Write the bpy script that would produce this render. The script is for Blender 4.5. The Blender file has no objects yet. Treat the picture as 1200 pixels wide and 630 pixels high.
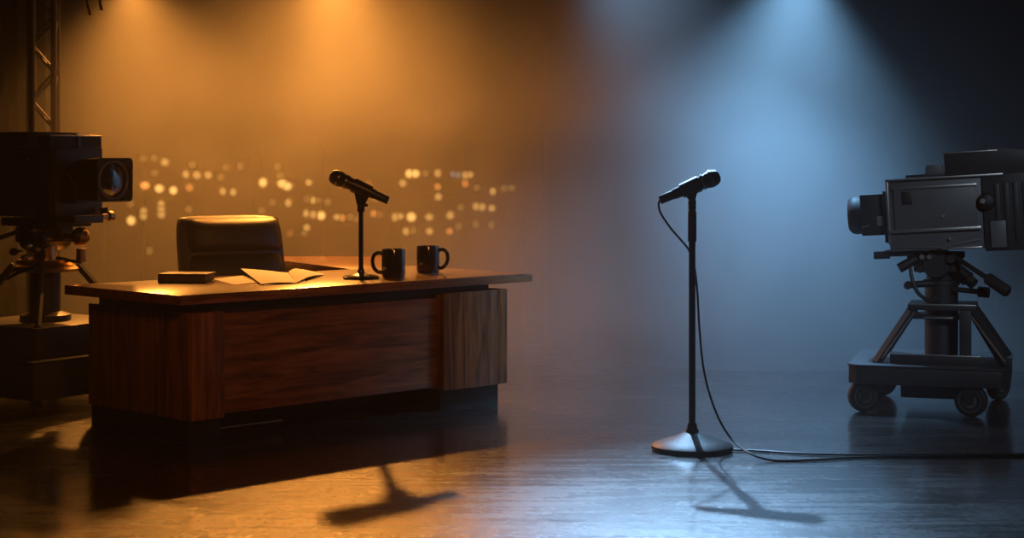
import bpy, bmesh, math, random
from mathutils import Vector, Matrix
random.seed(7)
PI = math.pi
sc = bpy.context.scene
col = sc.collection

# ------------------------------------------------------------------ camera
F, HY, CH = 2011.0, 189.0, 1.417          # focal length and horizon in pixels of a 1200x630 frame, eye height
cam = bpy.data.cameras.new('camera'); co = bpy.data.objects.new('camera', cam); col.objects.link(co)
co.location = (0, 0, CH); co.rotation_euler = (PI/2, 0, 0)
cam.sensor_width = 36; cam.lens = F/1200*36; cam.clip_end = 200
cam.shift_y = (HY-315)/1200
cam.dof.use_dof = True; cam.dof.focus_distance = 9.2; cam.dof.aperture_fstop = 4.5
sc.camera = co

def W(x, y, d):
    """world point seen at (x, y) at depth d"""
    return Vector(((x-600)/F*d, d, CH-(y-HY)*d/F))

# ------------------------------------------------------------------ materials
def mat(name, color=(0.5, 0.5, 0.5), rough=0.5, metal=0.0, spec=0.5, bump=0.0, bscale=60, var=0.0, vscale=8, coat=0.0,
        emit=None, es=0.0, sheen=0.0, rvar=0.0):
    m = bpy.data.materials.new(name); m.use_nodes = True
    nt = m.node_tree; b = nt.nodes['Principled BSDF']
    b.inputs['Base Color'].default_value = (*color, 1)
    b.inputs['Roughness'].default_value = rough
    b.inputs['Metallic'].default_value = metal
    b.inputs['Specular IOR Level'].default_value = spec
    b.inputs['Coat Weight'].default_value = coat
    b.inputs['Sheen Weight'].default_value = sheen
    if emit:
        b.inputs['Emission Color'].default_value = (*emit, 1); b.inputs['Emission Strength'].default_value = es
    tc = nt.nodes.new('ShaderNodeTexCoord')
    n = nt.nodes.new('ShaderNodeTexNoise'); n.inputs['Scale'].default_value = vscale; n.inputs['Detail'].default_value = 6
    nt.links.new(tc.outputs['Object'], n.inputs['Vector'])
    if var > 0:
        r = nt.nodes.new('ShaderNodeMapRange'); r.inputs['To Min'].default_value = 1-var; r.inputs['To Max'].default_value = 1+var
        nt.links.new(n.outputs['Fac'], r.inputs['Value'])
        v = nt.nodes.new('ShaderNodeVectorMath'); v.operation = 'SCALE'; v.inputs[0].default_value = color
        nt.links.new(r.outputs['Result'], v.inputs['Scale']); nt.links.new(v.outputs[0], b.inputs['Base Color'])
    if rvar > 0:
        r = nt.nodes.new('ShaderNodeMapRange'); r.inputs['To Min'].default_value = max(0.02, rough-rvar); r.inputs['To Max'].default_value = rough+rvar
        nt.links.new(n.outputs['Fac'], r.inputs['Value']); nt.links.new(r.outputs['Result'], b.inputs['Roughness'])
    if bump > 0:
        n2 = nt.nodes.new('ShaderNodeTexNoise'); n2.inputs['Scale'].default_value = bscale; n2.inputs['Detail'].default_value = 4
        nt.links.new(tc.outputs['Object'], n2.inputs['Vector'])
        bp = nt.nodes.new('ShaderNodeBump'); bp.inputs['Strength'].default_value = bump; bp.inputs['Distance'].default_value = 0.01
        nt.links.new(n2.outputs['Fac'], bp.inputs['Height']); nt.links.new(bp.outputs['Normal'], b.inputs['Normal'])
    return m

def wood(name, dark, light, scale, rough=0.35, coat=0.3, rot=0.0):
    """walnut veneer: scale = (x,y,z) stretch, small along the grain"""
    m = bpy.data.materials.new(name); m.use_nodes = True
    nt = m.node_tree; b = nt.nodes['Principled BSDF']
    tc = nt.nodes.new('ShaderNodeTexCoord'); mp = nt.nodes.new('ShaderNodeMapping')
    mp.inputs['Scale'].default_value = scale; mp.inputs['Rotation'].default_value = (0, rot, 0)
    nt.links.new(tc.outputs['Object'], mp.inputs['Vector'])
    n = nt.nodes.new('ShaderNodeTexNoise'); n.inputs['Scale'].default_value = 1.0; n.inputs['Detail'].default_value = 8
    n.inputs['Roughness'].default_value = 0.62; n.inputs['Distortion'].default_value = 0.9
    nt.links.new(mp.outputs[0], n.inputs['Vector'])
    n3 = nt.nodes.new('ShaderNodeTexNoise'); n3.inputs['Scale'].default_value = 4.0; n3.inputs['Detail'].default_value = 3
    nt.links.new(mp.outputs[0], n3.inputs['Vector'])
    mx = nt.nodes.new('ShaderNodeMath'); mx.operation = 'MULTIPLY_ADD'; mx.inputs[1].default_value = 0.3
    nt.links.new(n3.outputs['Fac'], mx.inputs[0]); nt.links.new(n.outputs['Fac'], mx.inputs[2])
    cr = nt.nodes.new('ShaderNodeValToRGB'); cr.color_ramp.elements[0].position = 0.48; cr.color_ramp.elements[0].color = (*dark, 1)
    cr.color_ramp.elements[1].position = 0.82; cr.color_ramp.elements[1].color = (*light, 1)
    nt.links.new(mx.outputs[0], cr.inputs['Fac']); nt.links.new(cr.outputs[0], b.inputs['Base Color'])
    b.inputs['Roughness'].default_value = rough; b.inputs['Coat Weight'].default_value = coat; b.inputs['Coat Roughness'].default_value = 0.2
    bp = nt.nodes.new('ShaderNodeBump'); bp.inputs['Strength'].default_value = 0.12; bp.inputs['Distance'].default_value = 0.004
    nt.links.new(n.outputs['Fac'], bp.inputs['Height']); nt.links.new(bp.outputs[0], b.inputs['Normal'])
    return m

M = {}
WD, WL = (0.06, 0.018, 0.006), (0.31, 0.10, 0.028)
M['wood_v'] = wood('walnut_upright', WD, WL, (24, 24, 1.6))
M['wood_h'] = wood('walnut_level', WD, WL, (1.5, 10, 15), rot=0.07)
M['wood_top'] = wood('walnut_top', (0.11, 0.035, 0.012), (0.34, 0.11, 0.03), (2.2, 22, 22), rough=0.24, coat=0.8)
M['black'] = mat('black_lacquer', (0.012, 0.011, 0.011), 0.45, var=0.2)
M['leather'] = mat('brown_black_leather', (0.035, 0.018, 0.011), 0.38, bump=0.25, bscale=180, var=0.3, vscale=14, rvar=0.08)
M['chrome'] = mat('dull_chrome', (0.35, 0.34, 0.33), 0.28, 1.0)
M['rubber'] = mat('black_rubber', (0.014, 0.014, 0.015), 0.7, bump=0.1)
M['mic_metal'] = mat('black_painted_metal', (0.02, 0.02, 0.022), 0.35, 0.3, var=0.2)
M['mic_ring'] = mat('microphone_ring', (0.16, 0.15, 0.14), 0.3, 1.0)
M['mic_mesh'] = mat('microphone_grille', (0.06, 0.06, 0.062), 0.42, 0.8, bump=1.0, bscale=520)
M['pole'] = mat('stand_black_chrome', (0.03, 0.03, 0.034), 0.25, 0.8, rvar=0.08)
M['iron'] = mat('cast_iron_grey', (0.010, 0.010, 0.010), 0.5, 0.0, spec=0.2, bump=0.15, bscale=90, var=0.3)
M['cable'] = mat('black_cable', (0.012, 0.012, 0.014), 0.45)
M['mug'] = mat('dark_glazed_ceramic', (0.018, 0.012, 0.010), 0.12, spec=0.6, coat=0.5, var=0.2)
M['coffee'] = mat('coffee', (0.01, 0.005, 0.003), 0.05)
M['paper'] = mat('white_paper', (0.78, 0.74, 0.66), 0.7, var=0.03)
M['print'] = mat('faded_print', (0.42, 0.38, 0.33), 0.8)
M['cover'] = mat('black_book_cloth', (0.014, 0.011, 0.009), 0.42, bump=0.2, bscale=300)
M['pages'] = mat('yellowed_page_edge', (0.10, 0.075, 0.045), 0.8, bump=0.4, bscale=200)
M['cam_grey'] = mat('grey_enamel', (0.13, 0.135, 0.14), 0.42, 0.2, bump=0.06, bscale=120, var=0.15)
M['cam_dark'] = mat('dark_grey_enamel', (0.035, 0.036, 0.04), 0.45, 0.2, bump=0.08, bscale=140, var=0.25)
M['cam_black'] = mat('crackle_black', (0.015, 0.015, 0.016), 0.5, 0.1, bump=0.2, bscale=260)
M['rail'] = mat('worn_bare_metal', (0.75, 0.72, 0.68), 0.33, 1.0, var=0.25, vscale=30)
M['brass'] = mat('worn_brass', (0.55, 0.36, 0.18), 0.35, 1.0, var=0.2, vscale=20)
M['barrel'] = mat('matt_black_anodised', (0.012, 0.012, 0.013), 0.6, spec=0.25)
M['wheel_disc'] = mat('worn_wheel_disc', (0.16, 0.16, 0.165), 0.5, 0.5, var=0.3, vscale=30)
M['glass'] = mat('coated_lens_glass', (0.006, 0.006, 0.008), 0.04, spec=0.9, coat=1.0)
M['steel'] = mat('painted_steel', (0.06, 0.06, 0.063), 0.45, 0.6, var=0.25, vscale=20)
M['truss'] = mat('truss_dark_steel', (0.05, 0.042, 0.038), 0.55, 0.3, var=0.2, vscale=20)
M['drape'] = mat('black_velour', (0.010, 0.008, 0.007), 0.95, spec=0.1, sheen=0.15)
M['wall_w'] = mat('backcloth_brown', (0.13, 0.11, 0.09), 0.9, var=0.12, vscale=1.1, spec=0.1)
M['wall_b'] = mat('backcloth_grey', (0.10, 0.105, 0.115), 0.95, var=0.14, vscale=0.9, spec=0.05)
M['build'] = mat('skyline_paint', (0.11, 0.09, 0.075), 0.9, var=0.2, vscale=3, spec=0.05)

# floor: dark, polished, worn concrete that reads wet
fm = bpy.data.materials.new('polished_dark_concrete'); fm.use_nodes = True
nt = fm.node_tree; b = nt.nodes['Principled BSDF']; N = nt.nodes.new; Lk = nt.links.new
tc = N('ShaderNodeTexCoord')
def nz(scale, detail=5, rough=0.55, vec=(1, 1, 1), dist=0.0):
    mp = N('ShaderNodeMapping'); mp.inputs['Scale'].default_value = vec; Lk(tc.outputs['Object'], mp.inputs['Vector'])
    n = N('ShaderNodeTexNoise'); n.inputs['Scale'].default_value = scale; n.inputs['Detail'].default_value = detail
    n.inputs['Roughness'].default_value = rough; n.inputs['Distortion'].default_value = dist; Lk(mp.outputs[0], n.inputs['Vector'])
    return n.outputs['Fac']
def rng(v, a, b_, c, d):
    r = N('ShaderNodeMapRange'); r.inputs['From Min'].default_value = a; r.inputs['From Max'].default_value = b_
    r.inputs['To Min'].default_value = c; r.inputs['To Max'].default_value = d; Lk(v, r.inputs['Value']); return r.outputs['Result']
def mth(op, a, b_):
    m_ = N('ShaderNodeMath'); m_.operation = op
    for i, v in enumerate((a, b_)):
        if isinstance(v, (int, float)): m_.inputs[i].default_value = v
        else: Lk(v, m_.inputs[i])
    return m_.outputs[0]
blot = nz(1.3, 6, 0.6, dist=0.6); fine = nz(26, 8, 0.75, (1.0, 1.7, 1)); streak = nz(5, 6, 0.6, (0.35, 3.2, 1), 0.4)
cr = N('ShaderNodeValToRGB'); cr.color_ramp.elements[0].position = 0.3; cr.color_ramp.elements[0].color = (0.010, 0.0097, 0.0095, 1)
cr.color_ramp.elements[1].position = 0.75; cr.color_ramp.elements[1].color = (0.030, 0.029, 0.028, 1)
Lk(mth('ADD', mth('MULTIPLY', blot, 0.65), mth('MULTIPLY', fine, 0.35)), cr.inputs['Fac'])
Lk(cr.outputs[0], b.inputs['Base Color'])
r1 = mth('ADD', rng(blot, 0.3, 0.7, 0.17, 0.29), rng(fine, 0.3, 0.7, -0.06, 0.10))
Lk(mth('ADD', r1, rng(streak, 0.35, 0.65, -0.05, 0.07)), b.inputs['Roughness'])
b.inputs['Specular IOR Level'].default_value = 0.7
bp = N('ShaderNodeBump'); bp.inputs['Strength'].default_value = 0.38; bp.inputs['Distance'].default_value = 0.004
Lk(mth('ADD', mth('MULTIPLY', nz(85, 6, 0.8, (1, 1.3, 1)), 1.3), mth('MULTIPLY', streak, 0.35)), bp.inputs['Height'])
Lk(bp.outputs[0], b.inputs['Normal'])
b.inputs['Coat Weight'].default_value = 1.0; Lk(rng(blot, 0.3, 0.7, 0.04, 0.12), b.inputs['Coat Roughness'])
bp2 = N('ShaderNodeBump'); bp2.inputs['Strength'].default_value = 0.10; bp2.inputs['Distance'].default_value = 0.004
Lk(nz(40, 5, 0.7, (1, 1.6, 1)), bp2.inputs['Height']); Lk(bp2.outputs[0], b.inputs['Coat Normal'])
M['floor'] = fm

# ------------------------------------------------------------------ mesh builder
class MB:
    def __init__(s, mtx=None):
        s.bm = bmesh.new(); s.m = mtx or Matrix()
    def _pts(s, vs):
        return [s.bm.verts.new(s.m @ Vector(v)) for v in vs]
    def _bev(s, faces, r, seg=2):
        if r <= 0: return
        ed = {e for f in faces for e in f.edges}
        ed = [e for e in ed if len(e.link_faces) == 2 and e.link_faces[0].normal.angle(e.link_faces[1].normal, 0) > 0.5]
        if ed: bmesh.ops.bevel(s.bm, geom=ed, offset=r, segments=seg, profile=0.6, affect='EDGES', clamp_overlap=True)
    def hexa(s, p, bev=0.004, seg=2):
        """8 corners: bottom ring 0-3, top ring 4-7"""
        v = s._pts(p)
        fs = [s.bm.faces.new([v[i] for i in q]) for q in ((3, 2, 1, 0), (4, 5, 6, 7), (0, 1, 5, 4), (1, 2, 6, 5), (2, 3, 7, 6), (3, 0, 4, 7))]
        bmesh.ops.recalc_face_normals(s.bm, faces=fs)
        for f in fs: f.normal_update()
        s._bev(fs, bev, seg); return s
    def box(s, x0, x1, y0, y1, z0, z1, bev=0.004, seg=2):
        return s.hexa([(x0, y0, z0), (x1, y0, z0), (x1, y1, z0), (x0, y1, z0), (x0, y0, z1), (x1, y0, z1), (x1, y1, z1), (x0, y1, z1)], bev, seg)
    def prism(s, poly, z0, z1, bev=0.004, seg=2):
        n = len(poly); a = s._pts([(x, y, z0) for x, y in poly]); c = s._pts([(x, y, z1) for x, y in poly])
        fs = [s.bm.faces.new(list(reversed(a))), s.bm.faces.new(c)] + [s.bm.faces.new([a[i], a[(i+1) % n], c[(i+1) % n], c[i]]) for i in range(n)]
        bmesh.ops.recalc_face_normals(s.bm, faces=fs)
        for f in fs: f.normal_update()
        s._bev(fs, bev, seg); return s
    def profile(s, poly, y0, y1, bev=0.004, seg=2):
        """polygon in x-z, extruded along y"""
        n = len(poly); a = s._pts([(x, y0, z) for x, z in poly]); c = s._pts([(x, y1, z) for x, z in poly])
        fs = [s.bm.faces.new(a), s.bm.faces.new(list(reversed(c)))] + [s.bm.faces.new([a[(i+1) % n], a[i], c[i], c[(i+1) % n]]) for i in range(n)]
        bmesh.ops.recalc_face_normals(s.bm, faces=fs)
        for f in fs: f.normal_update()
        s._bev(fs, bev, seg); return s
    def tube(s, path, r, seg=12, caps=True, sx=1.0):
        P = [Vector(p) for p in path]; n = len(P)
        R = r if isinstance(r, (list, tuple)) else [r]*n
        rings = []; up = None
        for i, p in enumerate(P):
            t = (P[min(i+1, n-1)]-P[max(i-1, 0)])
            if t.length < 1e-9: t = Vector((0, 0, 1)) if i == 0 else tprev
            t.normalize(); tprev = t
            if up is None: up = Vector((0, 1, 0)) if abs(t.y) < 0.9 else Vector((1, 0, 0))
            u = (up-t*up.dot(t))
            if u.length < 1e-4: u = t.orthogonal()
            u.normalize(); v = t.cross(u); up = u
            rings.append(s._pts([p+(u*math.cos(2*PI*k/seg)+v*math.sin(2*PI*k/seg)*sx)*R[i] for k in range(seg)]))
        for a, c in zip(rings, rings[1:]):
            for k in range(seg): s.bm.faces.new([a[k], a[(k+1) % seg], c[(k+1) % seg], c[k]])
        if caps:
            s.bm.faces.new(list(reversed(rings[0]))); s.bm.faces.new(rings[-1])
        return s
    def lathe(s, prof, seg=32, c=(0, 0, 0), axis=None):
        """prof: (r, z) pairs around axis through c"""
        ax = Vector(axis or (0, 0, 1)).normalized(); q = Vector((0, 0, 1)).rotation_difference(ax).to_matrix().to_4x4()
        T = Matrix.Translation(Vector(c)) @ q; rings = []
        for r, z in prof:
            if r < 1e-6: rings.append(s._pts([T @ Vector((0, 0, z))]))
            else: rings.append(s._pts([T @ Vector((r*math.cos(2*PI*k/seg), r*math.sin(2*PI*k/seg), z)) for k in range(seg)]))
        for a, c_ in zip(rings, rings[1:]):
            for k in range(seg):
                k2 = (k+1) % seg
                if len(a) == 1 and len(c_) == 1: continue
                if len(a) == 1: s.bm.faces.new([a[0], c_[k2], c_[k]])
                elif len(c_) == 1: s.bm.faces.new([a[k], a[k2], c_[0]])
                else: s.bm.faces.new([a[k], a[k2], c_[k2], c_[k]])
        return s
    def ball(s, c, r, sc3=(1, 1, 1), u=20, v=12):
        T = Matrix.Translation(Vector(c)) @ Matrix.Diagonal((*sc3, 1))
        ret = bmesh.ops.create_uvsphere(s.bm, u_segments=u, v_segments=v, radius=r, matrix=s.m @ T); return s
    def build(s, name, m, parent=None, smooth=True, ang=35):
        bmesh.ops.recalc_face_normals(s.bm, faces=s.bm.faces[:])
        me = bpy.data.meshes.new(name); s.bm.to_mesh(me); s.bm.free()
        me.materials.append(M[m] if isinstance(m, str) else m)
        if smooth:
            for p in me.polygons: p.use_smooth = True
            me.set_sharp_from_angle(angle=math.radians(ang))
        o = bpy.data.objects.new(name, me); col.objects.link(o)
        if parent: o.parent = parent
        return o

def tag(o, label, cat, group=None, kind=None):
    o['label'] = label; o['category'] = cat
    if group: o['group'] = group
    if kind: o['kind'] = kind
    return o
def thing(name, label, cat, loc=(0, 0, 0), rz=0, group=None):
    o = bpy.data.objects.new(name, None); col.objects.link(o); o.empty_display_size = 0.1
    o.location = loc; o.rotation_euler = (0, 0, rz); return tag(o, label, cat, group)
def struct(o): o['kind'] = 'structure'; return o
def bez(pts, n=10):
    """smooth Catmull-Rom path through pts"""
    P = [Vector(p) for p in pts]; P = [P[0]*2-P[1]]+P+[P[-1]*2-P[-2]]; out = []
    for i in range(1, len(P)-2):
        a, b_, c, d = P[i-1:i+3]
        for k in range(n):
            t = k/n; out.append(0.5*((2*b_)+(c-a)*t+(2*a-5*b_+4*c-d)*t*t+(3*b_-a-3*c+d)*t**3))
    out.append(P[-2]); return out

# ------------------------------------------------------------------ setting
struct(MB().box(-9, 9, -1.5, 15.5, -0.1, 0.0, 0).build('floor', 'floor', smooth=False))
struct(MB().box(-9, 9, 15.3, 15.5, 0, 6.5, 0).build('wall_back', 'wall_w', smooth=False))
b = MB(); path = []
for i in range(41):                       # cyclorama sweeping forward from the back wall to the right-hand side
    t = PI/2*i/40; path.append((1.9-1.62*math.cos(t)**0.75, 15.3-3.7*math.sin(t)**0.75))
path.append((9, 11.6))
fr = [b._pts([(x, y, 0), (x, y, 6.5)]) for x, y in path]; bk_ = [b._pts([(x+0.12, y+0.12, 0), (x+0.12, y+0.12, 6.5)]) for x, y in path]
for i in range(len(path)-1):
    b.bm.faces.new([fr[i][0], fr[i+1][0], fr[i+1][1], fr[i][1]]); b.bm.faces.new([bk_[i][0], bk_[i][1], bk_[i+1][1], bk_[i+1][0]])
    b.bm.faces.new([fr[i][1], fr[i+1][1], bk_[i+1][1], bk_[i][1]])
struct(b.build('wall_right', 'wall_b'))

M['black_paint'] = mat('matt_black_paint', (0.012, 0.012, 0.012), 0.95, spec=0.05)
for nm, bx in (('ceiling', (-9, 9, -1.5, 15.5, 6.5, 6.6)), ('wall_left', (-9.1, -9, -1.5, 15.5, 0, 6.5)), ('wall_far_right', (9, 9.1, -1.5, 15.5, 0, 6.5)), ('wall_front', (-9, 9, -1.6, -1.5, 0, 6.5))):
    struct(MB().box(*bx, 0).build(nm, 'black_paint', smooth=False))

# black masking curtain at the far left
def curtain(x0, x1, y, h, label):
    b = MB(); n = int((x1-x0)/0.03); A = []; B_ = []
    for side, dy in ((A, 0.0), (B_, 0.02)):
        for i in range(n+1):
            x = x0+(x1-x0)*i/n; yy = y+dy+0.05*math.sin(x*19)+0.02*math.sin(x*43+1)
            side.append(b._pts([(x, yy, 0.01), (x, yy, h)]))
    for i in range(n):
        b.bm.faces.new([A[i][0], A[i+1][0], A[i+1][1], A[i][1]]); b.bm.faces.new([B_[i][0], B_[i][1], B_[i+1][1], B_[i+1][0]])
    for i in (0, n): b.bm.faces.new([A[i][0], A[i][1], B_[i][1], B_[i][0]])
    return tag(b.build('masking_curtain', 'drape'), label, 'curtain')
curtain(-7.5, -3.52, 12.9, 5.5, 'black stage curtain hanging behind the steel truss tower')

# truss tower
tw = thing('truss_tower', 'tall metal lattice truss tower rising behind the camera beside the desk', 'truss', (-3.36, 12.3, 0), 0.12)
hw = 0.085
MB().box(-0.3, 0.3, -0.3, 0.3, 0, 0.02, 0.004).build('base_plate', 'steel', tw)
for sx in (-1, 1):
    for sy in (-1, 1):
        MB().tube([(sx*hw, sy*hw, 0.02), (sx*hw, sy*hw, 5.2)], 0.022, 12).build('chord', 'truss', tw)
br = MB()
for k in range(26):
    z = 0.05+k*0.2; s_ = 1 if k % 2 else -1
    for sy in (-1, 1):
        br.tube([(-s_*hw, sy*hw, z), (s_*hw, sy*hw, z+0.2)], 0.011, 8)
        br.tube([(sy*hw, -s_*hw, z), (sy*hw, s_*hw, z+0.2)], 0.011, 8)
br.build('lacing', 'truss', tw)
# pipe standing beside the truss
pp = thing('vertical_pipe', 'thin upright pipe standing just beside the truss tower', 'pipe', (W(37, 0, 11.6).x, 11.6, 0))
MB().tube([(0, 0, 0.02), (0, 0, 5.2)], 0.022, 12).build('pipe', 'truss', pp)
MB().lathe([(0, 0), (0.16, 0), (0.16, 0.015), (0.03, 0.03), (0.03, 0.08), (0, 0.08)]).build('foot', 'steel', pp)
# cables hanging from the lighting grid
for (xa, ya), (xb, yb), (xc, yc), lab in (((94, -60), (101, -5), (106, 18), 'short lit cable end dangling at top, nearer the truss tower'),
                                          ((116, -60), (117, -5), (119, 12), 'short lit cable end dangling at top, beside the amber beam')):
    tag(MB().tube(bez([W(xa, ya, 12.0), W(xb, yb, 12.0), W(xc, yc, 12.0)]), 0.012, 8).build('hanging_cable', 'brass'), lab, 'cable')  # brass colour stands for amber light catching the cable

# ------------------------------------------------------------------ skyline with lights
sk = thing('skyline_backdrop', 'blurred night city skyline backdrop dotted with small amber lights', 'backdrop', (-2.5, 14.95, 0))
MB().box(-4.2, 2.62, 0.08, 0.12, 0, 0.55, 0.003).build('ground_row', 'build', sk)
xx = -4.1
rnd = random.Random(3)
while xx < 2.5:
    w = rnd.uniform(0.28, 0.62); h = rnd.uniform(1.05, 1.62)
    MB().box(xx, min(xx+w, 2.6), -0.02, 0.14, 0, h, 0.003).build('building_silhouette', 'build', sk)
    xx += w+rnd.uniform(-0.05, 0.12)
def glow(name, c, s_):
    m = bpy.data.materials.new(name); m.use_nodes = True; nt = m.node_tree
    b = nt.nodes['Principled BSDF']; b.inputs['Base Color'].default_value = (0.1, 0.08, 0.06, 1); b.inputs['Roughness'].default_value = 0.8
    b.inputs['Emission Color'].default_value = (*c, 1)
    tc = nt.nodes.new('ShaderNodeTexCoord'); ln = nt.nodes.new('ShaderNodeVectorMath'); ln.operation = 'LENGTH'
    nt.links.new(tc.outputs['Object'], ln.inputs[0])
    r = nt.nodes.new('ShaderNodeMapRange'); r.interpolation_type = 'SMOOTHSTEP'
    r.inputs['From Min'].default_value = 0.006; r.inputs['From Max'].default_value = 0.045
    r.inputs['To Min'].default_value = s_; r.inputs['To Max'].default_value = 0.0
    nt.links.new(ln.outputs['Value'], r.inputs['Value']); nt.links.new(r.outputs['Result'], b.inputs['Emission Strength'])
    return m
E = 1.0
AM, ORG, BLU = (1.0, 0.52, 0.13), (1.0, 0.33, 0.07), (0.75, 0.72, 0.68)
G = {}
for nm, c in (('a', AM), ('o', ORG), ('b', BLU)):
    for lv, s_ in ((1, 0.2), (2, 0.65), (3, 1.6)):
        G[nm+str(lv)] = glow('light_'+nm+str(lv), c, s_*E)
dots = """68,85,a1 97,85,a1 128,96,a2 100,125,a1 205,103,a1 187,130,a2 218,132,a2 250,132,a2 285,138,a1 300,110,a1 340,107,a1 72,161,o3
112,170,a3 152,175,a3 197,167,o2 291,178,a2 320,180,a2 404,153,a3 458,156,a3 472,163,a3 445,108,a1 533,153,a2 452,135,a1 118,212,a2 118,228,a2
118,243,a2 68,233,a2 68,248,a2 32,214,a1 33,260,a3 195,228,a1 430,208,a1 475,210,a2 530,200,a1 545,203,a2 560,203,a1 585,208,a1 525,240,a2
545,243,a2 568,246,a3 612,250,a2 627,252,o2 400,232,a1 480,296,o1 527,280,a2 520,296,a1 700,155,o1 797,155,a2 815,128,a3 832,128,a3 895,127,a2
895,165,o2 897,193,a2 938,130,b1 952,132,b1 973,133,a2 986,131,a2 972,156,o2 1005,168,a1 1050,178,a2 1082,170,a1 1102,168,a1 1003,220,a2
1020,222,a2 1047,225,a2 960,222,a1 715,240,o2 732,242,o1 775,250,a2 790,248,a2 821,250,a3 871,250,a2 930,245,a2 806,290,a2 825,288,a1
872,290,a2 928,290,o2 955,275,a1 1002,270,a1 1046,273,a1 85,345,a1 650,250,a1 668,256,a1 622,160,a1 690,212,a1 20,120,a1 720,200,a1 860,128,a1""".split()
first = {}
for d_ in dots:
    x, y, k = d_.split(','); p = W(140+float(x)/2.4, 150+float(y)/2.4, 14.9)-Vector(sk.location)
    if k not in first:
        o = MB().lathe([(0, -0.006), (0.038, -0.005), (0.044, 0), (0.044, 0.02), (0, 0.02)], 20, axis=(0, 1, 0)).build('city_light', G[k], sk); first[k] = o
    else:
        o = first[k].copy(); col.objects.link(o)
    o.location = p; s_ = {'1': 1.0, '2': 1.1, '3': 1.25}[k[1]]; o.scale = (s_*rnd.uniform(.9, 1.1), 1, s_*rnd.uniform(.9, 1.1))

# ------------------------------------------------------------------ desk (local x along the front, y to the back)
TH = 0.771; SK = 0.044
dk = thing('desk', 'wide walnut executive desk with dark plinth and glossy top', 'desk', (-1.649, 8.532, 0), TH)
LX, WY = 2.47, 1.05
sh = -math.tan(SK)
def dq(u, v): return (u+v*sh, v)
z1, zt = 0.75, 0.70
loc2 = lambda X, Y: (Matrix.Rotation(-TH, 2) @ Vector((X+1.649, Y-8.532)))
I_ = loc2(-1.0, 10.66); D_ = dq(LX, WY); E_ = loc2(-0.88, 12.1); F_ = loc2(-1.86, 12.1)
MB().prism([dq(0, 0), dq(LX, 0), D_, dq(0, WY)], zt, z1, 0.004).build('desktop', 'wood_top', dk)
MB().prism([tuple(I_+Vector((0.0, -0.0))), (D_[0]-0.01, D_[1]+0.004), tuple(E_), tuple(F_)], zt, z1-0.001, 0.004).build('return_top', 'wood_top', dk)
zp = 0.115
OF = 0.015; OL = 0.071; RX = LX-0.195
def db(u0, u1, v0, v1, za, zb, name, m, bev=0.003):
    return MB().hexa([(*dq(u0, v0), za), (*dq(u1, v0), za), (*dq(u1, v1), za), (*dq(u0, v1), za),
                      (*dq(u0, v0), zb), (*dq(u1, v0), zb), (*dq(u1, v1), zb), (*dq(u0, v1), zb)], bev).build(name, m, dk)
YB = WY-0.12
db(OL, OL+0.02, OF+0.005, YB, zp, 0.655, 'side_panel', 'wood_v')
db(OL+0.004, OL+0.20, OF-0.006, OF+0.02, zp, 0.655, 'front_post', 'wood_v')
db(OL+0.185, OL+0.20, OF+0.02, YB, zp, 0.655, 'inner_panel', 'wood_v')
db(OL+0.21, RX-0.52, OF+0.035, OF+0.055, zp+0.015, 0.640, 'front_panel', 'wood_h')
db(RX-0.505, RX-0.085, OF-0.006, OF+0.018, zp-0.005, 0.665, 'front_post', 'wood_v')
db(RX-0.08, RX, OF+0.0, OF+0.02, zp-0.005, 0.665, 'front_post', 'wood_v')
db(RX-0.02, RX, OF+0.02, YB, zp, 0.665, 'side_panel', 'wood_v')
db(RX-0.505, RX-0.485, OF+0.018, YB, zp, 0.655, 'inner_panel', 'wood_v')
# dark core between panels and top, plinths
db(OL+0.05, RX-0.09, OF+0.06, YB-0.02, 0.60, zt, 'top_rail', 'black')
db(OL+0.03, OL+0.185, OF+0.03, YB-0.01, zp, 0.62, 'drawer_case', 'black')
db(RX-0.48, RX-0.03, OF+0.03, YB-0.01, zp, 0.62, 'drawer_case', 'black')
db(OL+0.012, OL+0.20, OF+0.03, YB-0.01, 0, zp+0.004, 'plinth', 'black')
db(RX-0.50, RX-0.045, OF+0.03, YB-0.01, 0, zp+0.004, 'plinth', 'black')
db(OL+0.20, RX-0.50, OF+0.30, OF+0.34, 0, 0.62, 'modesty_board', 'black')
MB().tube([(*dq(OL+0.22, OF+0.07), 0.05), (*dq(OL+0.62, OF+0.07), 0.05)], 0.006, 8).build('foot_rail', 'brass', dk)
# return body
c4 = [I_, Vector(D_), E_, F_]; cen = sum(c4, Vector((0, 0)))/4
MB().prism([tuple(cen+(p-cen)*0.88) for p in c4], 0.08, zt, 0.004).build('return_cabinet', 'wood_v', dk)
MB().prism([tuple(cen+(p-cen)*0.82) for p in c4], 0, 0.08, 0.004).build('return_plinth', 'black', dk)

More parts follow.
